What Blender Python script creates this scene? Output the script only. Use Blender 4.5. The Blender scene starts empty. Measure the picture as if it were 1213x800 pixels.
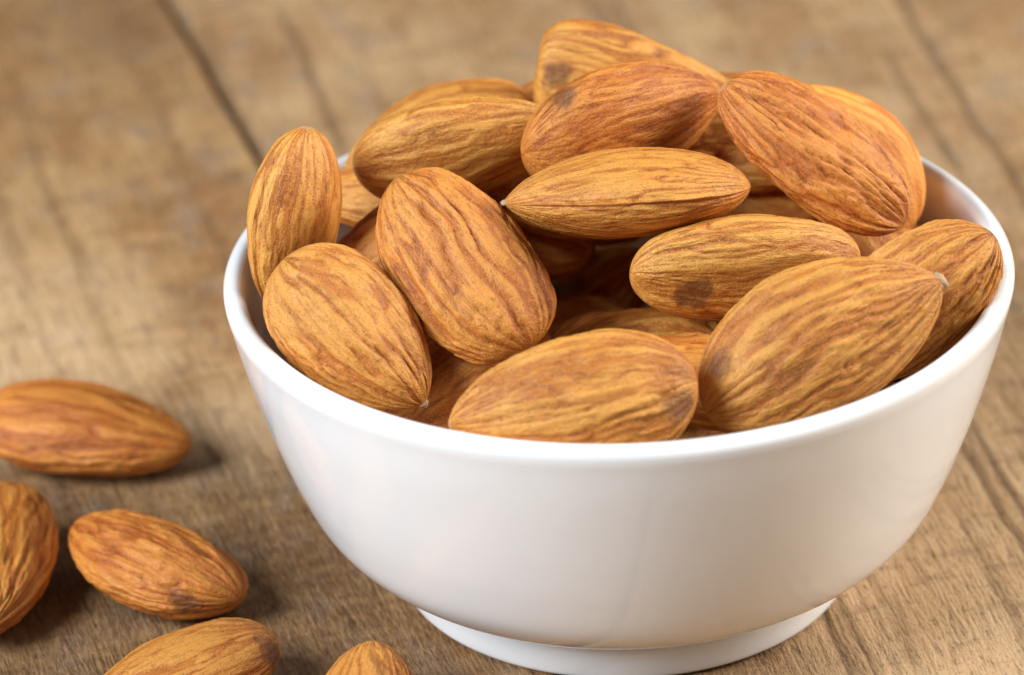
import bpy, bmesh, math
import numpy as np
from mathutils import Vector, Matrix

# ------------------------------------------------------------------ camera
PITCH, ROLL, FPX, DIST = 0.484223, -0.041836, 4209.765, 0.4
TGT = np.array([-0.01206, 0.0, 0.029589])
_c, _s = math.cos(PITCH), math.sin(PITCH)
CAM = TGT + DIST * np.array([0, -_c, _s])
FW = np.array([0, _c, -_s]); _r = np.array([1.0, 0, 0]); _u = np.cross(_r, FW)
RI = math.cos(ROLL) * _r + math.sin(ROLL) * _u
UP = -math.sin(ROLL) * _r + math.cos(ROLL) * _u
scene = bpy.context.scene
cd = bpy.data.cameras.new("camera"); cam = bpy.data.objects.new("camera", cd)
scene.collection.objects.link(cam); scene.camera = cam
cam.matrix_world = Matrix(((RI[0], UP[0], -FW[0], CAM[0]), (RI[1], UP[1], -FW[1], CAM[1]),
                           (RI[2], UP[2], -FW[2], CAM[2]), (0, 0, 0, 1)))
cd.sensor_fit = 'HORIZONTAL'; cd.sensor_width = 36.0; cd.lens = 36.0 * FPX / 1213.0
cd.clip_start = 0.01; cd.clip_end = 20.0
cd.dof.use_dof = True; cd.dof.focus_distance = 0.384; cd.dof.aperture_fstop = 21.0; cd.dof.aperture_blades = 0

# ------------------------------------------------------------------ room light
world = bpy.data.worlds.new("World"); scene.world = world; world.use_nodes = True
bg = world.node_tree.nodes["Background"]; bg.inputs[0].default_value = (0.93, 0.96, 1.0, 1); bg.inputs[1].default_value = 0.06

def area(name, loc, aim, sx, sy, watts, col):
    l = bpy.data.lights.new(name, 'AREA'); l.shape = 'RECTANGLE'; l.size = sx; l.size_y = sy
    l.energy = watts; l.color = col
    o = bpy.data.objects.new(name, l); scene.collection.objects.link(o); o.location = loc
    o.rotation_euler = (Vector(aim) - Vector(loc)).to_track_quat('-Z', 'Y').to_euler()
    return o
area("window_light", (0.86, 0.10, 0.50), (0, 0, 0.03), 0.40, 0.40, 10.0, (1.0, 0.965, 0.91))
area("soft_fill_light", (-0.78, -0.46, 0.70), (0, 0, 0.03), 0.55, 0.55, 15.5, (0.83, 0.915, 1.0))

scene.view_settings.view_transform = 'Standard'; scene.view_settings.look = 'None'
scene.view_settings.exposure = 0.57; scene.view_settings.gamma = 1.0
scene.cycles.max_bounces = 8; scene.cycles.diffuse_bounces = 4
scene.cycles.use_denoising = True

# ------------------------------------------------------------------ helpers
_rng0 = np.random.default_rng(11)
_perm = _rng0.permutation(256); _perm = np.concatenate([_perm, _perm, _perm])
_gr = _rng0.normal(size=(256, 3)); _gr /= np.linalg.norm(_gr, axis=1)[:, None]
def noise(p):
    """gradient noise, about -1..1, p is (n,3)"""
    i = np.floor(p).astype(np.int64); f = p - i; i &= 255
    w = f * f * f * (f * (f * 6 - 15) + 10)
    out = 0
    for dx in (0, 1):
        for dy in (0, 1):
            for dz in (0, 1):
                h = _perm[_perm[_perm[(i[:, 0] + dx)] + (i[:, 1] + dy)] + (i[:, 2] + dz)] & 255
                g = _gr[h]
                d = (g[:, 0] * (f[:, 0] - dx) + g[:, 1] * (f[:, 1] - dy) + g[:, 2] * (f[:, 2] - dz))
                out = out + d * (w[:, 0] if dx else 1 - w[:, 0]) * (w[:, 1] if dy else 1 - w[:, 1]) * (w[:, 2] if dz else 1 - w[:, 2])
    return out * 1.6

def mesh_from(name, verts, faces4=None, faces3=None, smooth=True, attrs=None):
    me = bpy.data.meshes.new(name)
    f4 = np.zeros((0, 4), int) if faces4 is None else np.asarray(faces4, int)
    f3 = np.zeros((0, 3), int) if faces3 is None else np.asarray(faces3, int)
    loops = np.concatenate([f4.ravel(), f3.ravel()]).astype(np.int32)
    starts = np.concatenate([np.arange(len(f4)) * 4, len(f4) * 4 + np.arange(len(f3)) * 3]).astype(np.int32)
    me.vertices.add(len(verts)); me.vertices.foreach_set("co", np.asarray(verts, np.float32).ravel())
    me.loops.add(len(loops)); me.loops.foreach_set("vertex_index", loops)
    me.polygons.add(len(starts)); me.polygons.foreach_set("loop_start", starts)
    me.update(calc_edges=True)
    me.polygons.foreach_set("use_smooth", np.full(len(starts), smooth))
    for k, v in (attrs or {}).items():
        a = me.attributes.new(k, 'FLOAT', 'POINT'); a.data.foreach_set("value", np.asarray(v, np.float32))
    me.validate(); me.update()
    return me

def link(name, me, mat=None, parent=None):
    o = bpy.data.objects.new(name, me); scene.collection.objects.link(o)
    if mat and not me.materials: me.materials.append(mat)
    if parent: o.parent = parent
    return o

def new_mat(name):
    m = bpy.data.materials.new(name); m.use_nodes = True
    nt = m.node_tree; b = nt.nodes["Principled BSDF"]
    return m, nt, b
class NT:
    """tiny node-graph helper"""
    def __init__(s, nt): s.nt = nt
    def n(s, t, **kw):
        x = s.nt.nodes.new(t)
        for k, v in kw.items(): setattr(x, k, v)
        return x
    def put(s, sock, v):
        if hasattr(v, 'is_output'): s.nt.links.new(v, sock)
        elif isinstance(v, (tuple, list)) and len(v) == 3 and sock.type == 'RGBA': sock.default_value = (*v, 1)
        else: sock.default_value = v
    def math(s, op, a, b=0.0, clamp=False):
        x = s.n('ShaderNodeMath', operation=op); x.use_clamp = clamp
        s.put(x.inputs[0], a); s.put(x.inputs[1], b); return x.outputs[0]
    def attr(s, name):
        return s.n('ShaderNodeAttribute', attribute_name=name).outputs['Fac']
    def noise(s, vec, scale, detail=2.0, rough=0.5, dist=0.0):
        x = s.n('ShaderNodeTexNoise'); s.put(x.inputs['Vector'], vec); x.inputs['Scale'].default_value = scale
        x.inputs['Detail'].default_value = detail; x.inputs['Roughness'].default_value = rough; x.inputs['Distortion'].default_value = dist
        return x.outputs['Fac']
    def mapping(s, vec, scale=(1, 1, 1), loc=(0, 0, 0), rot=(0, 0, 0)):
        x = s.n('ShaderNodeMapping'); s.put(x.inputs['Vector'], vec); x.inputs['Scale'].default_value = scale
        x.inputs['Location'].default_value = loc; x.inputs['Rotation'].default_value = rot; return x.outputs[0]
    def ramp(s, fac, a, b):
        x = s.n('ShaderNodeMapRange'); s.put(x.inputs[0], fac); x.inputs[1].default_value = a; x.inputs[2].default_value = b
        x.interpolation_type = 'SMOOTHSTEP'; return x.outputs[0]
    def mix(s, fac, a, b, mode='MIX'):
        x = s.n('ShaderNodeMix', data_type='RGBA', blend_type=mode)
        s.put(x.inputs[0], fac); s.put(x.inputs[6], a); s.put(x.inputs[7], b); return x.outputs[2]
    def bump(s, h, strength, dist, normal=None):
        x = s.n('ShaderNodeBump'); s.put(x.inputs['Height'], h); x.inputs['Strength'].default_value = strength
        x.inputs['Distance'].default_value = dist
        if normal: s.nt.links.new(normal, x.inputs['Normal'])
        return x.outputs[0]

# ------------------------------------------------------------------ wooden tabletop
def wood_material(name, seed, dark, mid, pale, dirt, streak):
    dark2 = tuple(0.45 * a + 0.55 * b for a, b in zip(dark, mid))
    m, nt, b = new_mat(name); N = NT(nt)
    co = N.n('ShaderNodeTexCoord').outputs['Object']
    co = N.mapping(co, loc=(seed * 1.37, seed * 0.71, 0))
    warp = N.noise(N.mapping(co, (6, 14, 1)), 1.0, 2)
    wv = N.n('ShaderNodeCombineXYZ'); N.put(wv.inputs[1], N.math('MULTIPLY', N.math('SUBTRACT', warp, 0.5), 0.012))
    va = N.n('ShaderNodeVectorMath', operation='ADD'); N.put(va.inputs[0], co); N.put(va.inputs[1], wv.outputs[0]); cw = va.outputs[0]
    blotch = N.noise(N.mapping(co, (34, 48, 1)), 1.0, 6, 0.68)
    blotch2 = N.noise(N.mapping(co, (80, 130, 1), (3, 5, 0)), 1.0, 5, 0.7)
    band = N.noise(N.mapping(cw, (9, 260, 1)), 1.0, 3, 0.6)
    fibre = N.noise(N.mapping(cw, (110, 1700, 1)), 1.0, 3, 0.65)
    fine = N.noise(N.mapping(co, (480, 2300, 1), rot=(0, 0, 0.16)), 1.0, 3, 0.65)
    grit = N.noise(N.mapping(co, (2400, 4200, 1)), 1.0, 2, 0.6)
    saw = N.noise(N.mapping(co, (330, 90, 1), rot=(0, 0, 0.2)), 1.0, 3, 0.65)
    col = N.mix(N.ramp(blotch, 0.38, 0.64), mid, pale)
    col = N.mix(N.math('MULTIPLY', N.ramp(blotch2, 0.48, 0.66), 0.8), col, dirt)
    rust = N.noise(N.mapping(co, (40, 75, 1), (9, 2, 0)), 1.0, 5, 0.7)
    col = N.mix(N.math('MULTIPLY', N.ramp(rust, 0.53, 0.70), 0.7), col, dark2)
    col = N.mix(N.math('MULTIPLY', N.attr('pale_patch'), 0.8), col, N.mix(blotch2, (0.56, 0.35, 0.18), (0.74, 0.52, 0.31)))
    col = N.mix(N.math('MULTIPLY', N.attr('dark_patch'), 0.6), col, (0.125, 0.060, 0.026))
    col = N.mix(N.math('MULTIPLY', N.ramp(band, 0.46, 0.32), 0.45), col, dark)
    col = N.mix(N.math('MULTIPLY', N.ramp(fibre, 0.50, 0.33), 0.55), col, dark)
    col = N.mix(N.math('MULTIPLY', N.ramp(fine, 0.42, 0.72), 0.55 * streak), col, pale)
    col = N.mix(N.math('MULTIPLY', N.ramp(fine, 0.47, 0.30), 0.7), col, dark)
    col = N.mix(N.math('MULTIPLY', N.ramp(saw, 0.5, 0.72), 0.40), col, pale)
    col = N.mix(N.math('MULTIPLY', N.ramp(saw, 0.48, 0.30), 0.30), col, dark)
    col = N.mix(N.math('MULTIPLY', N.ramp(grit, 0.56, 0.74), 0.45), col, pale)
    col = N.mix(N.math('MULTIPLY', N.ramp(grit, 0.43, 0.30), 0.6), col, dark)
    col = N.mix(N.math('MULTIPLY', N.attr('crack'), 0.68), col, (0.085, 0.043, 0.019))
    nt.links.new(col, b.inputs['Base Color'])
    b.inputs['Roughness'].default_value = 0.62; b.inputs['Specular IOR Level'].default_value = 0.3
    h = N.math('ADD', N.math('MULTIPLY', fibre, 0.5), N.math('ADD', N.math('MULTIPLY', fine, 0.5), N.math('MULTIPLY', saw, 0.3)))
    nt.links.new(N.bump(N.math('ADD', h, N.math('MULTIPLY', grit, 0.3)), 1.0, 0.0006), b.inputs['Normal'])
    return m

def seg_dist(x, y, pts, rng, wig):
    """distance across the grain from a wandering crack given as local points (x along grain)"""
    px = np.array([p[0] for p in pts]); py = np.array([p[1] for p in pts])
    yy = np.interp(x, px, py) + wig * noise(np.stack([x * 60, 0 * x + rng, 0 * x], -1)) + wig * .4 * noise(np.stack([x * 240, 0 * x + rng, 0 * x + 4], -1))
    inside = np.clip(np.minimum(x - px[0], px[-1] - x) / 0.012, 0, 1)
    return np.abs(y - yy), inside

tabletop = bpy.data.objects.new("tabletop", None); scene.collection.objects.link(tabletop)
tabletop["kind"] = "structure"; tabletop["label"] = "weathered brown wooden boards under the bowl and almonds"
THICK = 0.02
def board(origin, head, ylo, yhi, taper, mat, seed, fine=None, cracks=(), pale_patch=(), dark_patch=()):
    """origin: world point; head: degrees of the grain; local x along the grain, local y across; taper: change of ylo/yhi per metre of x"""
    x0, x1 = -1.1, 0.75
    if fine:
        xs = np.concatenate([np.linspace(x0, fine[0], 40)[:-1], np.arange(fine[0], fine[1], fine[2]), np.linspace(fine[1], x1, 30)])
        ny = int((yhi - ylo) / fine[2])
    else:
        xs = np.linspace(x0, x1, 120); ny = 24
    v = np.linspace(0, 1, ny)
    X, V = np.meshgrid(xs, v, indexing='ij')
    lo = ylo + taper[0] * X + 0.0006 * noise(np.stack([X.ravel() * 45, 0 * X.ravel() + seed, 0 * X.ravel()], -1)).reshape(X.shape)
    hi = yhi + taper[1] * X + 0.0006 * noise(np.stack([X.ravel() * 45, 0 * X.ravel() + seed + 9, 0 * X.ravel()], -1)).reshape(X.shape)
    Y = lo + (hi - lo) * V
    x, y = X.ravel(), Y.ravel()
    z = (0.00022 * noise(np.stack([x * 9, y * 160, 0 * x + seed], -1)) + 0.00016 * noise(np.stack([x * 45, y * 520, 0 * x + seed + 3], -1))
         + 0.00010 * noise(np.stack([x * 160, y * 900, 0 * x + seed + 6], -1)) + 0.0001 * noise(np.stack([x * 60, y * 60, 0 * x + seed + 8], -1)))
    z -= 0.0003
    e = np.minimum(y - lo.ravel(), hi.ravel() - y)
    z -= 0.0014 * np.clip(1 - e / 0.0011, 0, 1) ** 2
    crack = np.clip(1 - e / 0.0008, 0, 1) * 0.8
    for pts, w, dep, wig in cracks:
        d, ins = seg_dist(x, y, pts, seed * 3.1 + w * 1e4, wig)
        k = np.exp(-(d / w) ** 2) * ins
        z -= dep * k; crack = np.maximum(crack, k)
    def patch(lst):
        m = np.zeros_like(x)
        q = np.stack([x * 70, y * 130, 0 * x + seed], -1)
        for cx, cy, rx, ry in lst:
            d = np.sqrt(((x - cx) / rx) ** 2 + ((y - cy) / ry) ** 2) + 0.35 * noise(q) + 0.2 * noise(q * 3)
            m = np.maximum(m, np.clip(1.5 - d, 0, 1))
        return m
    wm, sm = patch(pale_patch), patch(dark_patch)  # noisy-edged masks for paler and darker board colour
    nx = len(xs); idx = np.arange(nx * ny).reshape(nx, ny)
    quads = np.stack([idx[:-1, :-1], idx[1:, :-1], idx[1:, 1:], idx[:-1, 1:]], -1).reshape(-1, 4)
    top = np.stack([x, y, z], -1)
    rim = np.concatenate([idx[:, 0], idx[-1, 1:], idx[-2::-1, -1], idx[0, -2:0:-1]])
    low = top[rim].copy(); low[:, 2] = -THICK; n0 = len(top); k = np.arange(len(rim)); k2 = np.roll(k, -1)
    side = np.stack([rim[k], n0 + k, n0 + k2, rim[k2]], -1)
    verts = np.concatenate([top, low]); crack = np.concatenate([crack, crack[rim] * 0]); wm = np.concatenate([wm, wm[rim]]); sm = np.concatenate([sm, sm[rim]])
    me = mesh_from("board", verts, np.concatenate([quads, side]), attrs={'crack': crack, 'pale_patch': wm, 'dark_patch': sm})
    o = link("board", me, mat, tabletop)
    o.location = (origin[0], origin[1], 0); o.rotation_euler = (0, 0, math.radians(head))
    return o
GAP = np.array([-0.0561, 0.1470]); HR = -80.0
def loc_r(p):
    d = np.array(p) * 1e-3 - GAP; a = math.radians(HR)
    return (d[0] * math.cos(a) + d[1] * math.sin(a), -d[0] * math.sin(a) + d[1] * math.cos(a))
def loc_l(p):
    d = np.array(p) * 1e-3 - GAP; a = math.radians(-74.1)
    return (d[0] * math.cos(a) + d[1] * math.sin(a), -d[0] * math.sin(a) + d[1] * math.cos(a))
W_left = wood_material("weathered_wood_brown", 1, (0.075, 0.032, 0.011), (0.262, 0.118, 0.038), (0.45, 0.268, 0.117), (0.28, 0.20, 0.14), 0.9)
W_right = wood_material("weathered_wood_tan", 2, (0.10, 0.045, 0.016), (0.315, 0.161, 0.064), (0.51, 0.325, 0.165), (0.30, 0.215, 0.142), 1.25)
W_far = wood_material("weathered_wood_grey", 3, (0.09, 0.046, 0.020), (0.29, 0.160, 0.074), (0.42, 0.275, 0.155), (0.28, 0.205, 0.14), 0.7)
board(GAP, -74.1, -0.125, -0.0005, (0, 0), W_left, 1.0, dark_patch=[(*loc_l((-40, -8)), .030, .020), (*loc_l((-62, -14)), .045, .03), (*loc_l((-75, 172)), .03, .012)], pale_patch=[(*loc_l((-47, 36)), .010, .007), (*loc_l((-52, 31)), .007, .008), (*loc_l((-80, 60)), .03, .02)], fine=(-0.07, 0.21, 0.0005), cracks=[  # pale spots of wear beside the bowl, darker patches at front and back
    ])
board(GAP, HR, 0.0005, 0.1400, (0.1033, 0), W_right, 2.0, pale_patch=[(*loc_r((34, -12)), .045, .020), (*loc_r((52, 0)), .05, .012)], dark_patch=[(*loc_r((8, -30)), .02, .014)], fine=(-0.07, 0.21, 0.0005), cracks=[  # paler at the front right, darker in front of the foot
    ([loc_r((38, 52)), loc_r((42.5, 21.7)), loc_r((46, -0.9)), loc_r((52, -40))], 0.0004, 0.00035, 0.0008),
    ([loc_r((41, 58)), loc_r((45.6, 17)), loc_r((48.8, 0)), loc_r((55, -40))], 0.0004, 0.00025, 0.0008),
    ([loc_r((18, 20)), loc_r((22.1, -14.8)), loc_r((24, -27)), loc_r((29, -60))], 0.0004, 0.00035, 0.0006),
    ([loc_r((21, 20)), loc_r((24.2, -11.5)), loc_r((26.2, -24)), loc_r((31, -60))], 0.0003, 0.0003, 0.0006),
    ([loc_r((50, 185)), loc_r((52.2, 158)), loc_r((57, 116)), loc_r((60, 96)), loc_r((64, 60))], 0.0007, 0.0005, 0.0005),
    ([loc_r((-48, 178)), loc_r((-40, 140)), loc_r((-34, 110))], 0.0008, 0.0003, 0.0008),
    ([loc_r((5, 178)), loc_r((10, 150)), loc_r((14, 120))], 0.0007, 0.0003, 0.0008),
    ([loc_r((46, 150)), loc_r((51, 110)), loc_r((54, 92))], 0.0006, 0.0003, 0.0005)])
board(GAP, HR, 0.1412, 0.252, (0, 0), W_far, 3.0)
board(GAP, HR, 0.2532, 0.38, (0, 0), W_right, 4.0)
board(GAP, -74.1, -0.25, -0.1262, (0, 0), W_far, 5.0)
board(GAP, -74.1, -0.375, -0.2512, (0, 0), W_left, 6.0)

# ------------------------------------------------------------------ porcelain bowl
def porcelain():
    m, nt, b = new_mat("white_glazed_porcelain"); N = NT(nt)
    co = N.n('ShaderNodeTexCoord').outputs['Object']
    b.inputs['Base Color'].default_value = (0.83, 0.825, 0.815, 1)
    nt.links.new(N.math('ADD', N.math('MULTIPLY', N.noise(co, 60, 3), 0.06), 0.05), b.inputs['Roughness'])
    b.inputs['IOR'].default_value = 1.5
    nt.links.new(N.bump(N.noise(co, 130, 2), 0.12, 0.0004), b.inputs['Normal'])
    return m
PORC = porcelain()
def part_split(me, vmask, names, mat, parent):
    """cut one mesh into two parts along a vertex mask, keeping the surface normals continuous over the cut"""
    nv = len(me.vertices); co = np.zeros(nv * 3, np.float32); me.vertices.foreach_get("co", co); co = co.reshape(-1, 3)
    nor = np.zeros(nv * 3, np.float32); me.vertex_normals.foreach_get("vector", nor); nor = nor.reshape(-1, 3)
    lv = np.zeros(len(me.loops), np.int32); me.loops.foreach_get("vertex_index", lv)
    ls = np.zeros(len(me.polygons), np.int32); me.polygons.foreach_get("loop_start", ls)
    lt = np.zeros(len(me.polygons), np.int32); me.polygons.foreach_get("loop_total", lt)
    at = {}
    for a in me.attributes:
        if a.data_type == 'FLOAT' and a.domain == 'POINT':
            d = np.zeros(nv, np.float32); a.data.foreach_get("value", d); at[a.name] = d
    face_in = np.array([vmask[lv[s0:s0 + n0]].mean() > 0.5 for s0, n0 in zip(ls, lt)])
    out = []
    for nm, sel in zip(names, (face_in, ~face_in)):
        q = [lv[s0:s0 + 4] for s0, n0, k in zip(ls, lt, sel) if k and n0 == 4]
        t3 = [lv[s0:s0 + 3] for s0, n0, k in zip(ls, lt, sel) if k and n0 == 3]
        used = np.unique(np.concatenate(q + t3)); mp = np.full(nv, -1); mp[used] = np.arange(len(used))
        m2 = mesh_from(nm, co[used], mp[np.array(q)] if q else None, mp[np.array(t3)] if t3 else None, attrs={k: v[used] for k, v in at.items()})
        m2.normals_split_custom_set_from_vertices(nor[used].tolist())
        out.append(link(nm, m2, mat, parent))
    bpy.data.meshes.remove(me)
    return out
def smooth_curve(pts, sub=8):
    P = np.array(pts, float); P = np.concatenate([[2 * P[0] - P[1]], P, [2 * P[-1] - P[-2]]]); out = []
    for i in range(1, len(P) - 2):
        for t in np.linspace(0, 1, sub, endpoint=False):
            a, b, c, d = P[i - 1], P[i], P[i + 1], P[i + 2]
            out.append(0.5 * ((2 * b) + (c - a) * t + (2 * a - 5 * b + 4 * c - d) * t * t + (3 * b - a - 3 * c + d) * t ** 3))
    out.append(P[-2]); return np.array(out)
def lathe(name, prof, nseg, closed=False):
    n = len(prof); th = np.linspace(0, 2 * np.pi, nseg, endpoint=False)
    v = np.stack([prof[:, None, 0] * np.cos(th), prof[:, None, 0] * np.sin(th), np.repeat(prof[:, 1:], nseg, 1)], -1).reshape(-1, 3)
    i = np.arange(n)[:, None] * nseg; j = np.arange(nseg)[None]; j2 = (j + 1) % nseg
    ii, i2 = i[:-1], i[1:]
    if closed: ii, i2 = i, np.roll(i, -1, 0)
    q = np.stack(np.broadcast_arrays(ii + j, ii + j2, i2 + j2, i2 + j), -1).reshape(-1, 4)
    return mesh_from(name, v, q)
mm = lambda L: [(a * 1e-3, b * 1e-3) for a, b in L]
outer = smooth_curve(mm([(0.02, 3.4), (14, 3.4), (24.6, 3.9), (26.0, 4.7), (27.2, 5.3), (29.5, 6.4), (32.9, 8.7), (35.75, 12), (38.0, 17), (39.75, 22), (41.25, 27),
                         (42.6, 32), (43.5, 36.0), (43.85, 37.6), (43.8, 38.5), (43.2, 39.15), (42.4, 39.25), (41.7, 38.7), (41.3, 37.5),
                         (40.5, 33.2), (39.3, 28), (37.7, 23), (35.9, 18), (33.6, 13), (29.6, 9), (24, 6.6), (14, 5.6), (0.02, 5.5)]))
bowl = bpy.data.objects.new("bowl", None); scene.collection.objects.link(bowl)
bowl["label"] = "round white glazed porcelain bowl heaped with almonds"; bowl["category"] = "bowl"
full = lathe("bowl", outer, 256)
ring = np.arange(len(outer)); k_in = (outer[:, 1] > 0.0374)
part_split(full, np.repeat(k_in, 256), ("rim", "basin"), PORC, bowl)
foot = smooth_curve(mm([(23.2, 4.4), (22.6, 2.5), (22.8, 0.7), (23.6, 0.08), (25.3, 0.05), (26.05, 0.45), (26.32, 1.3), (26.42, 2.6), (26.3, 3.7), (25.9, 4.4), (25.2, 4.75), (24.4, 4.7)]))
link("foot", lathe("foot", foot, 200, closed=True), PORC, bowl)

# ------------------------------------------------------------------ almonds
def skin_material(name, hue, light, contrast, rough, seed):
    m, nt, b = new_mat(name); N = NT(nt)
    co = N.n('ShaderNodeTexCoord').outputs['Object']
    vein, streak, spot, pale = N.attr('vein'), N.attr('streak'), N.attr('spot'), N.attr('pale')
    def c(r, g, bl):
        return tuple(max(0.0, x * light) for x in (r * (1 + hue * 0.10), g * (1 - hue * 0.10), bl * (1 - hue * 0.22)))
    ridge, body, groove = c(0.70, 0.305, 0.056), c(0.49, 0.152, 0.021), c(0.165, 0.041, 0.007)
    powder = N.noise(N.mapping(co, loc=(seed, seed * .3, 0)), 5200, 2, 0.7)
    mott = N.noise(N.mapping(co, loc=(seed, 0, 0)), 260, 4, 0.6)
    long_ = N.noise(N.mapping(co, (140, 900, 900), (seed, 0, 0)), 1.0, 3, 0.65)
    fine_ = N.noise(N.mapping(co, (420, 2300, 2300), (seed, 3, 0)), 1.0, 2, 0.6)
    t = N.math('ADD', streak, N.math('MULTIPLY', N.math('SUBTRACT', long_, 0.5), 0.9))
    t = N.math('ADD', t, N.math('MULTIPLY', N.math('SUBTRACT', mott, 0.5), 0.7))
    col = N.mix(N.ramp(t, 0.22, 0.85), body, ridge)
    col = N.mix(N.math('MULTIPLY', N.ramp(t, 0.22, -0.15), 0.22 * contrast), col, groove)
    col = N.mix(N.math('MULTIPLY', N.ramp(vein, 0.12, 0.80), 0.48 * contrast), col, groove)
    col = N.mix(N.math('MULTIPLY', N.ramp(powder, 0.52, 0.70), 0.7), col, ridge)
    col = N.mix(N.math('MULTIPLY', N.ramp(powder, 0.46, 0.28), 0.55), col, groove)
    crk = N.ramp(N.math('ABSOLUTE', N.math('SUBTRACT', long_, 0.5)), 0.035, 0.0)
    col = N.mix(N.math('MULTIPLY', crk, 0.10 * contrast), col, groove)
    col = N.mix(N.math('MULTIPLY', N.ramp(fine_, 0.46, 0.26), 0.30 * contrast), col, groove)
    col = N.mix(N.math('MULTIPLY', spot, 0.72), col, (0.110, 0.034, 0.013))
    col = N.mix(N.math('MULTIPLY', pale, 0.5), col, (0.62, 0.42, 0.22))
    nt.links.new(col, b.inputs['Base Color'])
    nt.links.new(N.math('ADD', N.math('MULTIPLY', mott, 0.18), rough - 0.09), b.inputs['Roughness'])
    b.inputs['Specular IOR Level'].default_value = 0.42
    h = N.math('ADD', N.math('ADD', N.math('SUBTRACT', powder, N.math('MULTIPLY', crk, 0.3)), N.math('MULTIPLY', fine_, 1.2)), N.math('MULTIPLY', long_, 1.6))
    nt.links.new(N.bump(h, 0.8, 0.00014), b.inputs['Normal'])
    return m
def tip_material():
    m, nt, b = new_mat("pale_tip"); N = NT(nt); co = N.n('ShaderNodeTexCoord').outputs['Object']
    nt.links.new(N.mix(N.noise(co, 2500, 3), (0.66, 0.47, 0.27), (0.36, 0.19, 0.08)), b.inputs['Base Color']); b.inputs['Roughness'].default_value = 0.6
    return m
TIP = tip_material()
def prof(s, a, b):
    m = a / (a + b); return (s / m) ** a * ((1 - s) / (1 - m)) ** b

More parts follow.
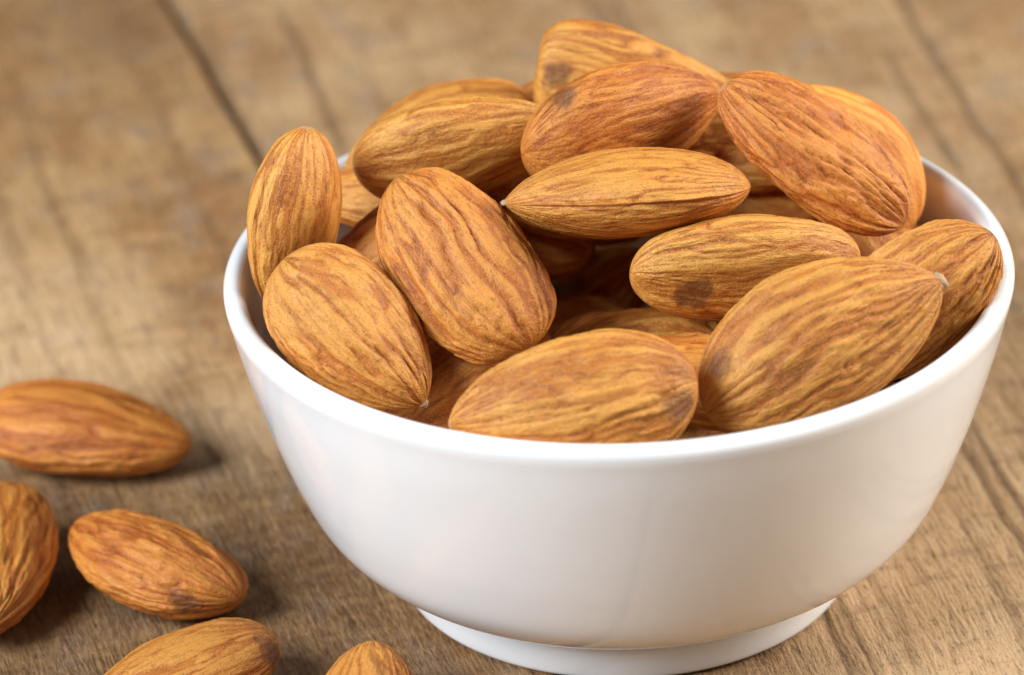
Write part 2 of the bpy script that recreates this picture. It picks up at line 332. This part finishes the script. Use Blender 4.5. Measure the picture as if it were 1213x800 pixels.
def almond_mesh(name, L, W, T, a, b, bend, seed, ridge=1.0, ns=170, nt=190, n=1.9, seam=0.0, spot=(-0.5, 0.0, 0.0, 0.0011), spot_k=0.6, fr=1.12, edge=0.6):
    u = np.linspace(0, np.pi, ns + 2)[1:-1]; s1 = (1 - np.cos(u)) / 2
    th1 = np.linspace(0, 2 * np.pi, nt, endpoint=False)
    th1 = th1 - 0.13 * np.sin(2 * th1)          # more vertices on the broad faces
    s, th = [g.ravel() for g in np.meshgrid(s1, th1, indexing='ij')]
    w = prof(s, a, b) * W / 2; t = prof(s, a, b * .9) * T / 2
    ct, st = np.cos(th), np.sin(th)
    cy = np.sign(ct) * abs(ct) ** (2 / n); cz = np.sign(st) * abs(st) ** (2 / n)
    y, z = w * cy, t * cz
    ang = np.arctan2(z * 0.9 / T, y / W * 1.0)
    ca, sa = np.cos(ang), np.sin(ang)
    o = seed * 7.31
    def f(fr, gs, off):
        return noise(np.stack([s * gs + off + o, ca * fr + off * 1.7, sa * fr - off], -1))
    w1 = f(1.3, 2.6, 11.) ; w2 = f(2.6, 6.0, 17.)
    def fw(k0, gs, off, k1=0.22, k2=0.07):
        k0 = k0 * fr
        return noise(np.stack([s * gs + off + o + 0.22 * w2, (ca + k1 * w1 + k2 * w2) * k0 + off * 1.7, (sa + k1 * w2 * .4 - k2 * w1) * k0 - off], -1))
    bil = lambda v: np.sqrt(v * v + 0.0006)
    r1 = bil(fw(4.6, 1.1, 3.)); r2 = bil(fw(8.6, 2.8, 23.)); r3 = bil(fw(13., 9., 41., .2, .2)); r4 = fw(22., 34., 57., .2, .3)
    rx = bil(fw(5.0, 5.5, 61., .4, .3))
    zone = np.clip(0.85 + 0.5 * f(1.2, 2.0, 71.), 0.4, 1.3)
    zx = np.clip(0.25 + 1.2 * f(1.4, 2.6, 81.), 0.0, 1.0)
    g1, g2, g3 = np.minimum(r1, .45), np.minimum(r2, .4), np.minimum(r3, .4)
    h = ridge * zone * (0.00058 * (g1 - .2) + 0.00044 * (g2 - .2) + 0.00024 * (g3 - .18) + 0.00004 * r4 + zx * 0.00018 * (np.minimum(rx, .4) - .2))
    h += 0.00042 * f(0.9, 1.4, 91.) + 0.00022 * f(1.7, 3.2, 95.)                                  # uneven body
    h += seam * (0.00016 * np.exp(-(np.sin(th) / 0.055) ** 2) - 0.00010 * np.exp(-((abs(np.sin(th)) - 0.13) / 0.05) ** 2))
    vein = np.clip(1.0 - r1 / 0.105, 0, 1) * 0.85 + np.clip(1.0 - r2 / 0.085, 0, 1) * 0.6 + np.clip(1 - r3 / .1, 0, 1) * .25 + zx * np.clip(1 - rx / .09, 0, 1) * .5
    vein = np.clip(vein * np.clip(0.85 + 0.6 * f(1.6, 3.0, 131.), 0.3, 1.2), 0, 1)
    streak = 0.42 + 1.5 * (g1 - .17) + 0.6 * (g2 - .17) + 0.22 * fw(5.6, 1.0, 151.) + 0.26 * fw(12.0, 2.0, 171.) + 0.22 * f(1.4, 2.5, 191.)
    streak = np.clip(streak, 0, 1)
    # scar at the blunt end
    X = (s - .5) * L; Yc = y + bend * W * np.sin(np.pi * s)
    sx, sy, sz, sr = spot
    if spot_k > 0:
        q = np.stack([X, Yc, z], -1) * 420.0 + seed
        d = np.sqrt((X - sx * L) ** 2 + (Yc - sy * W) ** 2 + (z - sz * T) ** 2) / sr
        d = d * (1 + 0.35 * noise(q) + 0.25 * noise(q * 2.7) + 0.08 * fw(6., 1.5, 261.))
        sp = np.clip((1.0 - d) / edge + 0.5, 0, 1) * spot_k
        h = h * (1 - 0.5 * np.clip(1.3 - d, 0, 1)) - 0.00022 * np.clip(1.1 - d, 0, 1)
    else: sp = np.zeros_like(s)
    pale = np.clip((s - 0.985) / 0.012, 0, 1)
    vein = np.clip(vein + 0.35 * np.clip((s - 0.94) / 0.05, 0, 1), 0, 1)
    amp2 = np.clip(np.minimum(s, 1 - s) / 0.08, 0.1, 1)
    h = h * amp2
    # outward direction in the cross-section, with a little along the length at the ends
    ny, nz = np.sign(cy) * abs(cy) ** (n - 1) / np.maximum(W, 1e-6), np.sign(cz) * abs(cz) ** (n - 1) / np.maximum(T, 1e-6)
    nl = np.hypot(ny, nz); ny, nz = ny / nl, nz / nl
    P = np.stack([X, Yc + ny * h, z + nz * h], -1)
    ends = np.array([[-L / 2, 0, 0], [L / 2, 0, 0]])
    V = np.concatenate([P, ends]); N0 = ns * nt
    idx = np.arange(N0).reshape(ns, nt); j2 = np.roll(idx, -1, 1)
    q = np.stack([idx[:-1], idx[1:], j2[1:], j2[:-1]], -1).reshape(-1, 4)[:, ::-1]
    f3 = np.concatenate([np.stack([np.full(nt, N0), j2[0], idx[0]], -1), np.stack([np.full(nt, N0 + 1), idx[-1], j2[-1]], -1)])[:, ::-1]
    e = lambda v, a0, a1: np.concatenate([v, [a0, a1]])
    return mesh_from(name, V, q, f3, attrs={'vein': e(vein, 0, .4), 'streak': e(streak, .5, .5), 'spot': e(sp, sp[:nt].mean(), 0), 'pale': e(pale, 0, 1)})

def tip_mesh(seed, l, r):
    ns, nt = 12, 14
    u = np.linspace(0, np.pi, ns + 2)[1:-1]; th = np.linspace(0, 2 * np.pi, nt, endpoint=False)
    U, TH = [g.ravel() for g in np.meshgrid(u, th, indexing='ij')]
    d = np.stack([-np.cos(U), np.sin(U) * np.cos(TH), np.sin(U) * np.sin(TH)], -1)
    k = 1 + 0.38 * noise(d * 2.3 + seed) + 0.2 * noise(d * 5 + seed)
    P = d * k[:, None] * np.array([l, r, r * .75]); V = np.concatenate([P, [[-l, 0, 0], [l, 0, 0]]])
    N0 = ns * nt; idx = np.arange(N0).reshape(ns, nt); j2 = np.roll(idx, -1, 1)
    q = np.stack([idx[:-1], idx[1:], j2[1:], j2[:-1]], -1).reshape(-1, 4)[:, ::-1]
    f3 = np.concatenate([np.stack([np.full(nt, N0), j2[0], idx[0]], -1), np.stack([np.full(nt, N0 + 1), idx[-1], j2[-1]], -1)])[:, ::-1]
    return mesh_from("tip", V, q, f3)

def put_almond(p, label, group, hue=0., light=1., contrast=1., rough=.47, tip=None, scar=False, **kw):
    R, loc, L, W, T, a, b, bend, seed = p
    if scar: kw.setdefault('spot_k', 1.0)
    me = almond_mesh("almond", L, W, T, a, b, bend, seed, **kw)
    mat = skin_material("almond_skin", hue, light, contrast, rough, seed * 0.37)
    if tip or scar:
        o = bpy.data.objects.new("almond", None); scene.collection.objects.link(o)
        if scar:
            sp = np.zeros(len(me.vertices), np.float32); me.attributes['spot'].data.foreach_get("value", sp)
            part_split(me, sp > 0.5, ("scar", "skin"), mat, o)
        else:
            me.name = "skin"; link("skin", me, mat, o)
    else:
        o = link("almond", me, mat)
    R = np.array(R)
    o.matrix_world = Matrix([[*R[i], loc[i]] for i in range(3)] + [[0, 0, 0, 1]])
    o["label"] = label; o["category"] = "almond"; o["group"] = group
    if tip:
        t = link("tip", tip_mesh(seed, tip[0], tip[1]), TIP, o); t.location = (L / 2 - tip[0] * 0.45, 0, 0)
    return o

PILE, LOOSE, DEEP = 'almonds heaped in the white bowl', 'loose almonds lying on the wooden table', 'almonds buried under the heap in the white bowl'
put_almond(([[0.984864, 0.172153, -0.020153], [-0.02124, 0.004476, -0.999764], [-0.172023, 0.98506, 0.008065]], [0.003912, 0.027122, 0.048432], 0.023945, 0.014383, 0.009197, 0.25, 0.7831, -0.0635, 1),
    'almond at the very top of the heap with a dark scar at its left end', PILE, scar=True, hue=-0.30, light=1.10, ridge=0.35, spot=(-0.413, 0.075, 0.429, 0.0016))
put_almond(([[0.905527, 0.040683, 0.422333], [0.420182, -0.224134, -0.879324], [0.058885, 0.973709, -0.220054]], [0.001245, 0.008554, 0.051355], 0.024868, 0.015492, 0.010045, 0.5039, 0.674, 0.0078, 2),
    'reddish brown almond near the top of the heap, resting above the edge-on almond', PILE, scar=True, hue=0.8, light=0.88, ridge=.6, seam=1, spot=(-0.312, 0.423, 0.000, 0.0015))
put_almond(([[-0.999042, 0.037917, -0.021841], [-0.042818, -0.949981, 0.309358], [-0.009018, 0.309997, 0.950695]], [0.001142, -0.004474, 0.048928], 0.027029, 0.015666, 0.00957, 0.6083, 0.789, -0.0378, 3),
    'almond lying edge-on in the middle of the heap, pale pointed tip to the left', PILE, hue=0, ridge=.5, seam=1.3, n=1.7, tip=(.0006,.0005))
put_almond(([[-0.769205, -0.573926, 0.280952], [0.292008, -0.706788, -0.644346], [0.56838, -0.413594, 0.711255]], [0.022204, 0.002828, 0.04946], 0.02533, 0.012292, 0.008231, 0.4885, 0.5, -0.0056, 4),
    "deeply wrinkled almond at the upper right, leaning down toward the bowl's right side", PILE, hue=0.9, ridge=1.6, spot_k=.4, light=0.9, fr=0.85)
put_almond(([[-0.667426, -0.70783, 0.231341], [0.246498, -0.503143, -0.828303], [0.702695, -0.495806, 0.51029]], [0.02657, 0.014214, 0.043108], 0.022409, 0.014293, 0.009164, 0.4992, 0.7137, -0.0532, 5),
    "almond mostly hidden behind the deeply wrinkled one, beside the bowl's right inner wall", PILE, hue=0.1, light=1.35, ridge=0.2, contrast=0.25, rough=0.6)
put_almond(([[0.986657, -0.08168, 0.140839], [0.106653, -0.329346, -0.938167], [0.123014, 0.94067, -0.31624]], [-0.017019, 0.010614, 0.048561], 0.024582, 0.013931, 0.008796, 0.4913, 0.674, -0.0173, 6),
    'smooth light streaked almond left of the topmost two, behind the broad upright one', PILE, hue=-0.50, light=1.12, ridge=0.4, spot_k=0)
put_almond(([[-0.564753, -0.824754, -0.028888], [0.559532, -0.356941, -0.748008], [0.606612, -0.438604, 0.66306]], [-0.017053, -0.008531, 0.043487], 0.024059, 0.01504, 0.009623, 0.3941, 0.477, 0.0258, 7),
    'broad wrinkled almond standing upright, full face forward, left of the dark hollow', PILE, hue=0.50, light=0.95, ridge=1.3, contrast=1.1, spot_k=.3, fr=0.85)
put_almond(([[-0.95846, 0.210811, -0.19213], [-0.136151, -0.93005, -0.341277], [-0.250635, -0.300941, 0.920118]], [-0.01964, 0.029236, 0.04164], 0.023663, 0.014033, 0.008933, 0.5242, 0.7221, -0.002, 8),
    'almond at the back whose top edge shows above the smooth light streaked one', PILE, ridge=.5)
put_almond(([[0.202033, -0.620091, 0.75807], [0.28628, -0.702834, -0.651205], [0.936604, 0.348585, 0.035524]], [-0.035654, 0.000921, 0.045034], 0.020908, 0.012769, 0.008236, 0.5775, 0.538, 0.0042, 9),
    "smooth almond standing upright against the bowl's left rim, seam down its side", PILE, hue=-0.20, light=1.15, ridge=0.3, seam=1.2, spot_k=0)
put_almond(([[0.67601, 0.734395, 0.06062], [-0.372742, 0.411751, -0.831579], [-0.635668, 0.53956, 0.552088]], [-0.029122, -0.015012, 0.038915], 0.021759, 0.013993, 0.008951, 0.4629, 0.6825, 0.0124, 10),
    'almond at the front left of the bowl, pale tip pointing down to the rim', PILE, hue=0.00, ridge=1.3, tip=(.0006,.0006), spot_k=0, light=1.02, fr=0.78)
put_almond(([[-0.998844, -0.038916, 0.028232], [0.032643, -0.980054, -0.19603], [0.035298, -0.194882, 0.980191]], [-0.024511, 0.017019, 0.039683], 0.023196, 0.013373, 0.008359, 0.4312, 0.8917, -0.004, 11),
    'almond glimpsed in the gap right of the one standing against the left rim', PILE, ns=90, nt=100, ridge=.6)
put_almond(([[-0.866709, 0.445753, -0.223874], [-0.239056, -0.765098, -0.597894], [-0.437798, -0.464682, 0.769678]], [-0.025302, 0.003316, 0.03823], 0.023899, 0.013807, 0.008777, 0.5089, 0.7019, 0.056, 12),
    'darker almond half hidden just left of the broad upright one', PILE, ns=90, nt=100, hue=.4, light=.9)
put_almond(([[0.974911, 0.163332, 0.151234], [0.193302, -0.284314, -0.939042], [-0.110378, 0.944716, -0.308753]], [0.013679, -0.008153, 0.04123], 0.025893, 0.013841, 0.008482, 0.4309, 0.4, -0.0192, 13),
    'light almond right of the dark hollow, scar low on its blunt left end', PILE, scar=True, hue=-0.40, light=1.08, ridge=.7, edge=0.3, spot=(-0.250, -0.014, 0.428, 0.0021))
put_almond(([[0.890561, -0.452069, 0.050352], [0.234209, 0.360834, -0.902743], [0.389934, 0.81574, 0.427223]], [0.020711, -0.024183, 0.039643], 0.028639, 0.016268, 0.010404, 0.5007, 0.6969, 0.0552, 14),
    'largest almond, at the front right of the bowl, ragged pale tip pointing right', PILE, scar=True, hue=-0.10, ridge=1.2, tip=(.0007,.0010), light=1.00, spot_k=0.8, fr=1.0, spot=(-0.367, 0.249, 0.279, 0.0016))
put_almond(([[-0.745132, 0.660652, -0.091195], [-0.16067, -0.31054, -0.936883], [-0.647273, -0.68345, 0.33754]], [0.031838, -0.013591, 0.038726], 0.022186, 0.012915, 0.008266, 0.5463, 0.603, -0.0518, 15),
    "almond tucked behind the largest one against the bowl's right rim", PILE, ridge=1.4, fr=0.8)
put_almond(([[-0.991314, 0.13138, 0.005963], [-0.06198, -0.426712, -0.902261], [-0.115994, -0.894794, 0.431149]], [-0.006045, -0.031964, 0.038442], 0.02617, 0.015017, 0.009611, 0.5019, 0.6692, 0.0378, 16),
    'almond lying across the front centre just behind the rim, scar on its right end', PILE, scar=True, hue=-0.15, ridge=1.15, light=1.03, fr=0.9, spot_k=0.85, spot=(-0.413, 0.138, 0.266, 0.0017))
put_almond(([[-0.859792, 0.48762, 0.151605], [-0.377234, -0.406426, -0.832174], [-0.344168, -0.772687, 0.533388]], [-0.018562, -0.010768, 0.029], 0.024583, 0.01475, 0.00944, 0.5, 0.72, 0.0, 17),
    'shaded almond in the front left gap below the broad upright one', PILE, ns=110, nt=120, hue=.2)
put_almond(([[-0.992071, 0.120544, -0.035557], [-0.070806, -0.769833, -0.634306], [-0.103835, -0.626759, 0.772264]], [-1.9e-05, -0.004919, 0.027337], 0.023786, 0.014065, 0.008991, 0.5279, 0.7769, 0.0004, 18),
    'shaded almond deep in the dark hollow, just above the front centre one', PILE, ns=100, nt=110)
put_almond(([[-0.986975, -0.065177, 0.14708], [0.078391, -0.993214, 0.085911], [0.140483, 0.096322, 0.985387]], [0.00833, -0.016071, 0.031836], 0.024943, 0.014617, 0.009159, 0.4958, 0.7242, 0.0205, 19),
    'shaded almond under the light almond with the low scar, above the front gap', PILE, ns=100, nt=110, hue=.3)
put_almond(([[-0.521779, 0.653498, -0.54835], [-0.397127, -0.754962, -0.521845], [-0.755008, -0.054523, 0.653445]], [0.008362, -0.003151, 0.017841], 0.025165, 0.015099, 0.009663, 0.5, 0.72, 0.0, 20),
    'dark sliver of almond between the front centre almond and the largest one', PILE, ns=80, nt=90)
put_almond(([[-0.999983, 0.004403, -0.003694], [-0.002675, -0.925495, -0.378752], [-0.005086, -0.378735, 0.925491]], [0.013781, 0.01865, 0.044148], 0.023708, 0.014225, 0.009104, 0.5, 0.72, 0.0, 21),
    'almond in the gap below the right end of the reddish brown one', PILE, ns=100, nt=110)
put_almond(([[0.964276, 0.254198, 0.074537], [-0.255135, 0.9669, 0.003169], [-0.071264, -0.022073, 0.997213]], [-0.064533, 0.027442, 0.004858], 0.027172, 0.015479, 0.009944, 0.4107, 0.6675, -0.0043, 22),
    'loose almond on the table, uppermost of the loose ones, tip pointing right', LOOSE, hue=0.9, light=0.92, ridge=0.9, spot_k=0, fr=0.75)
put_almond(([[0.021816, 0.994738, -0.100105], [-0.997218, 0.014513, -0.073111], [-0.071273, 0.101421, 0.992287]], [-0.072833, -0.003179, 0.005247], 0.027455, 0.015576, 0.010423, 0.4988, 0.6641, -0.0355, 23),
    "loose wrinkled almond cut off by the photo's left edge", LOOSE, hue=0.5, ridge=1.15, fr=0.75, light=1.08)
put_almond(([[-0.800793, -0.57934, 0.151971], [0.594483, -0.799721, 0.083881], [0.072939, 0.157516, 0.984819]], [-0.053998, -0.004437, 0.004746], 0.024765, 0.014286, 0.009431, 0.5535, 0.65, 0.0497, 24),
    'dark orange loose almond lying whole between the cut-off left one and the bowl', LOOSE, scar=True, hue=1.0, light=0.86, ridge=1.5, fr=0.75, spot=(-0.367, 0.363, 0.000, 0.0014))
put_almond(([[-0.873547, 0.469435, -0.12863], [-0.485115, -0.861253, 0.151349], [-0.039734, 0.194611, 0.980075]], [-0.049768, -0.027496, 0.004234], 0.023347, 0.01323, 0.008494, 0.4889, 0.7228, 0.0139, 25),
    "loose almond at the photo's bottom edge with a dark blunt right end", LOOSE, scar=True, hue=0.3, ridge=.6, light=0.95, spot=(-0.413, 0.316, 0.064, 0.0017))
put_almond(([[0.012325, 0.96407, -0.265364], [-0.994382, -0.016085, -0.10462], [-0.10513, 0.265163, 0.958455]], [-0.029025, -0.038858, 0.004868], 0.026113, 0.01336, 0.008524, 0.6476, 0.4956, -0.0224, 26),
    "loose almond nearest the bowl's foot, only its rounded end in view", LOOSE, hue=.2, ridge=.6)
put_almond(([[-0.998898, 0.011414, 0.045535], [-0.044391, -0.545192, -0.837135], [0.015271, -0.838233, 0.545098]], [-0.007005, 0.014939, 0.019799], 0.023044, 0.013365, 0.008526, 0.5, 0.72, 0.0, 40),
    'added almond under the heap, blocking light to the dark hollow', DEEP, ns=56, nt=64)
put_almond(([[0.474375, 0.86909, 0.140183], [-0.878537, 0.457233, 0.138244], [0.05605, -0.188735, 0.980427]], [0.019375, 0.009639, 0.020438], 0.023774, 0.013789, 0.008797, 0.5, 0.72, 0.0, 41),
    'added almond under the heap, blocking light to the dark hollow', DEEP, ns=56, nt=64)
put_almond(([[-0.127849, 0.928684, 0.34814], [-0.99092, -0.134341, -0.005536], [0.041629, -0.345687, 0.937426]], [-0.025328, 0.001492, 0.017578], 0.024475, 0.014196, 0.009056, 0.5, 0.72, 0.0, 42),
    'added almond under the heap, blocking light to the dark hollow', DEEP, ns=56, nt=64)
put_almond(([[0.760496, -0.279005, -0.586346], [-0.036933, 0.882938, -0.468036], [0.648291, 0.377595, 0.661166]], [-0.005084, 0.025218, 0.01908], 0.025424, 0.014746, 0.009407, 0.5, 0.72, 0.0, 43),
    'added almond under the heap, blocking light to the dark hollow', DEEP, ns=56, nt=64)
put_almond(([[-0.822628, 0.465843, -0.325996], [-0.356001, -0.869054, -0.343523], [-0.443336, -0.166536, 0.880749]], [0.009717, 0.026088, 0.021521], 0.023893, 0.013858, 0.00884, 0.5, 0.72, 0.0, 44),
    'added almond under the heap, blocking light to the dark hollow', DEEP, ns=56, nt=64)
put_almond(([[-0.746454, 0.461612, -0.479292], [-0.454736, -0.879705, -0.139045], [-0.48582, 0.114161, 0.866571]], [0.004641, 0.004747, 0.011123], 0.0255, 0.01479, 0.009435, 0.5, 0.72, 0.0, 45),
    'added almond under the heap, blocking light to the dark hollow', DEEP, ns=56, nt=64)
put_almond(([[0.598683, -0.34304, -0.723811], [0.798694, 0.32398, 0.507075], [0.060553, -0.881681, 0.467945]], [0.01991, -0.022493, 0.020261], 0.025203, 0.014618, 0.009325, 0.5, 0.72, 0.0, 46),
    'added almond under the heap, blocking light to the dark hollow', DEEP, ns=56, nt=64)
put_almond(([[-0.924176, -0.00359, 0.381951], [0.026489, -0.998151, 0.05471], [0.381048, 0.060679, 0.922562]], [-0.008826, -0.019001, 0.015908], 0.023305, 0.013517, 0.008623, 0.5, 0.72, 0.0, 47),
    'added almond under the heap, blocking light to the dark hollow', DEEP, ns=56, nt=64)
put_almond(([[-0.509276, -0.856085, -0.088073], [0.617711, -0.292365, -0.730038], [0.599225, -0.426195, 0.677708]], [-0.009458, -0.004586, 0.013647], 0.025944, 0.015047, 0.009599, 0.5, 0.72, 0.0, 48),
    'added almond under the heap, blocking light to the dark hollow', DEEP, ns=56, nt=64)
put_almond(([[-0.888751, 0.387034, -0.245614], [-0.401907, -0.915608, 0.011498], [-0.220437, 0.108933, 0.969299]], [0.024668, -0.005737, 0.017815], 0.024543, 0.014235, 0.009081, 0.5, 0.72, 0.0, 49),
    'added almond under the heap, blocking light to the dark hollow', DEEP, ns=56, nt=64)
put_almond(([[0.978653, 0.152973, -0.137251], [-0.061356, 0.854835, 0.515259], [0.196148, -0.495838, 0.845973]], [-0.011916, 0.006446, 0.01112], 0.02422, 0.014048, 0.008961, 0.5, 0.72, 0.0, 50),
    'added almond under the heap, blocking light to the dark hollow', DEEP, ns=56, nt=64)
put_almond(([[-0.694213, -0.719761, 0.003409], [0.71912, -0.693378, 0.045761], [-0.030574, 0.034219, 0.998947]], [0.017318, 0.01727, 0.011608], 0.023383, 0.013562, 0.008652, 0.5, 0.72, 0.0, 51),
    'added almond under the heap, blocking light to the dark hollow', DEEP, ns=56, nt=64)
put_almond(([[-0.881708, 0.158242, -0.444467], [-0.459693, -0.076125, 0.884809], [0.10618, 0.984461, 0.139863]], [-0.021764, 0.019879, 0.024992], 0.025605, 0.014851, 0.009474, 0.5, 0.72, 0.0, 52),
    'added almond under the heap, blocking light to the dark hollow', DEEP, ns=56, nt=64)
put_almond(([[-0.885993, 0.408025, -0.220299], [-0.292271, -0.860232, -0.417826], [-0.359992, -0.305804, 0.881414]], [0.017546, 0.022962, 0.03252], 0.023471, 0.013613, 0.008684, 0.5, 0.72, 0.0, 53),
    'added almond under the heap, blocking light to the dark hollow', DEEP, ns=56, nt=64)
put_almond(([[0.741319, 0.662204, -0.109237], [-0.654154, 0.749307, 0.103059], [0.150098, -0.004941, 0.988659]], [-0.002547, 0.028523, 0.031894], 0.023443, 0.013597, 0.008674, 0.5, 0.72, 0.0, 54),
    'added almond under the heap, blocking light to the dark hollow', DEEP, ns=56, nt=64)
put_almond(([[-0.377701, 0.694198, -0.612724], [-0.827695, 0.043492, 0.55949], [0.415046, 0.718469, 0.558157]], [0.016533, 0.005225, 0.032911], 0.025191, 0.014611, 0.009321, 0.5, 0.72, 0.0, 55),
    'added almond under the heap, blocking light to the dark hollow', DEEP, ns=56, nt=64)
put_almond(([[-0.255236, -0.723721, 0.641157], [0.958045, -0.099868, 0.268657], [-0.130402, 0.682828, 0.718847]], [0.030352, 0.000159, 0.028435], 0.023087, 0.013391, 0.008542, 0.5, 0.72, 0.0, 56),
    'added almond under the heap, blocking light to the dark hollow', DEEP, ns=56, nt=64)
put_almond(([[0.883725, -0.448608, 0.133348], [0.457161, 0.766477, -0.451129], [0.100171, 0.459635, 0.88244]], [-0.026359, 0.01089, 0.031238], 0.023821, 0.013816, 0.008814, 0.5, 0.72, 0.0, 57),
    'added almond under the heap, blocking light to the dark hollow', DEEP, ns=56, nt=64)
put_almond(([[0.382175, -0.887328, -0.258053], [0.841867, 0.219168, 0.493179], [-0.381055, -0.405727, 0.830772]], [-0.010876, -0.023178, 0.025495], 0.023262, 0.013492, 0.008607, 0.5, 0.72, 0.0, 58),
    'added almond under the heap, blocking light to the dark hollow', DEEP, ns=56, nt=64)
put_almond(([[-0.913981, 0.369504, 0.167647], [-0.376184, -0.61681, -0.691398], [-0.152068, -0.694991, 0.702754]], [-0.022156, 3e-06, 0.027683], 0.023711, 0.013752, 0.008773, 0.5, 0.72, 0.0, 59),
    'added almond under the heap, blocking light to the dark hollow', DEEP, ns=56, nt=64)
put_almond(([[-0.958346, -0.260908, -0.116186], [0.271549, -0.958431, -0.087582], [-0.088506, -0.115484, 0.989358]], [0.012431, 0.031407, 0.041647], 0.023452, 0.013602, 0.008677, 0.5, 0.72, 0.0, 60),
    'added almond under the heap, blocking light to the dark hollow', DEEP, ns=56, nt=64)
put_almond(([[0.73623, -0.347796, 0.58052], [0.654165, 0.585434, -0.47889], [-0.1733, 0.732329, 0.65853]], [0.000328, 0.006699, 0.02183], 0.024191, 0.014031, 0.008951, 0.5, 0.72, 0.0, 61),
    'added almond under the heap, blocking light to the dark hollow', DEEP, ns=56, nt=64)
put_almond(([[-0.890521, 0.173456, -0.420578], [-0.052088, -0.957258, -0.284506], [-0.451951, -0.231452, 0.861493]], [-0.00503, 0.032712, 0.039766], 0.024003, 0.013922, 0.008881, 0.5, 0.72, 0.0, 62),
    'added almond under the heap, blocking light to the dark hollow', DEEP, ns=56, nt=64)
put_almond(([[0.50687, 0.318147, 0.801165], [-0.822029, -0.101416, 0.560342], [0.259521, -0.942602, 0.210121]], [0.023558, 0.017705, 0.021886], 0.024009, 0.013925, 0.008883, 0.5, 0.72, 0.0, 63),
    'added almond under the heap, blocking light to the dark hollow', DEEP, ns=56, nt=64)
put_almond(([[0.377589, 0.739444, 0.55736], [-0.869105, 0.490699, -0.062222], [-0.319506, -0.46091, 0.827936]], [0.030896, 0.011527, 0.032851], 0.023821, 0.013816, 0.008814, 0.5, 0.72, 0.0, 64),
    'added almond under the heap, blocking light to the dark hollow', DEEP, ns=56, nt=64)
put_almond(([[-0.168417, 0.949623, 0.264297], [-0.938295, -0.236608, 0.252229], [0.302057, -0.205509, 0.930875]], [0.026396, -0.018021, 0.026539], 0.0232, 0.013456, 0.008584, 0.5, 0.72, 0.0, 65),
    'added almond under the heap, blocking light to the dark hollow', DEEP, ns=56, nt=64)
put_almond(([[-0.921983, 0.157112, 0.353926], [-0.255379, -0.933756, -0.250761], [0.291084, -0.321582, 0.90103]], [-0.019463, -0.009279, 0.021079], 0.02309, 0.013392, 0.008543, 0.5, 0.72, 0.0, 66),
    'added almond under the heap, blocking light to the dark hollow', DEEP, ns=56, nt=64)
put_almond(([[0.043943, -0.943619, 0.328104], [0.904151, 0.17726, 0.388703], [-0.424948, 0.279575, 0.860963]], [0.02289, -0.001817, 0.028295], 0.023235, 0.013476, 0.008597, 0.5, 0.72, 0.0, 68),
    'added almond under the heap, blocking light to the dark hollow', DEEP, ns=56, nt=64)
put_almond(([[0.9131, -0.378722, -0.151058], [0.401199, 0.9006, 0.167208], [0.072718, -0.213282, 0.974281]], [-0.01911, 0.001345, 0.027765], 0.023841, 0.013828, 0.008821, 0.5, 0.72, 0.0, 69),
    'added almond under the heap, blocking light to the dark hollow', DEEP, ns=56, nt=64)
put_almond(([[-0.916905, 0.14417, -0.372156], [-0.088984, -0.982851, -0.161514], [-0.38906, -0.114977, 0.914009]], [-0.006423, 0.032752, 0.041309], 0.02443, 0.014169, 0.009039, 0.5, 0.72, 0.0, 70),
    'added almond under the heap, blocking light to the dark hollow', DEEP, ns=56, nt=64)
put_almond(([[-0.87426, 0.483202, -0.046749], [-0.320386, -0.501952, 0.803366], [0.364723, 0.717328, 0.593648]], [-0.003648, -0.029217, 0.016306], 0.024905, 0.014445, 0.009215, 0.5, 0.72, 0.0, 71),
    'added almond under the heap, blocking light to the dark hollow', DEEP, ns=56, nt=64)
put_almond(([[0.623048, -0.649243, 0.436227], [0.762384, 0.628752, -0.153106], [-0.174876, 0.427965, 0.886716]], [-0.000779, 0.006298, 0.020633], 0.023567, 0.013669, 0.00872, 0.5, 0.72, 0.0, 72),
    'added almond under the heap, blocking light to the dark hollow', DEEP, ns=56, nt=64)
put_almond(([[-0.96856, -0.248411, -0.013506], [0.210445, -0.789155, -0.577015], [0.132679, -0.561717, 0.816622]], [0.013465, 0.017878, 0.036569], 0.023688, 0.013739, 0.008764, 0.5, 0.72, 0.0, 73),
    'added almond under the heap, blocking light to the dark hollow', DEEP, ns=56, nt=64)
put_almond(([[-0.905133, -0.404688, 0.130236], [0.397504, -0.914256, -0.078273], [0.150745, -0.019078, 0.988389]], [-0.013308, 0.0227, 0.032465], 0.024539, 0.014232, 0.009079, 0.5, 0.72, 0.0, 74),
    'added almond under the heap, blocking light to the dark hollow', DEEP, ns=56, nt=64)
put_almond(([[-0.786525, 0.556081, -0.26861], [-0.616265, -0.734871, 0.283163], [-0.039932, 0.388251, 0.920688]], [0.024014, -0.006445, 0.018989], 0.023937, 0.013884, 0.008857, 0.5, 0.72, 0.0, 75),
    'added almond under the heap, blocking light to the dark hollow', DEEP, ns=56, nt=64)
put_almond(([[0.97, 0.2, 0.14], [-0.17, 0.96, -0.22], [-0.18, 0.19, 0.965]], [-0.003, 0.0155, 0.0395], 0.0235, 0.0135, 0.0088, 0.5, 0.72, 0.0, 90),
    'added almond under the heap, blocking light to the dark hollow', DEEP, ns=56, nt=64)  # extra almond, added to keep the right-hand light out of the hollow
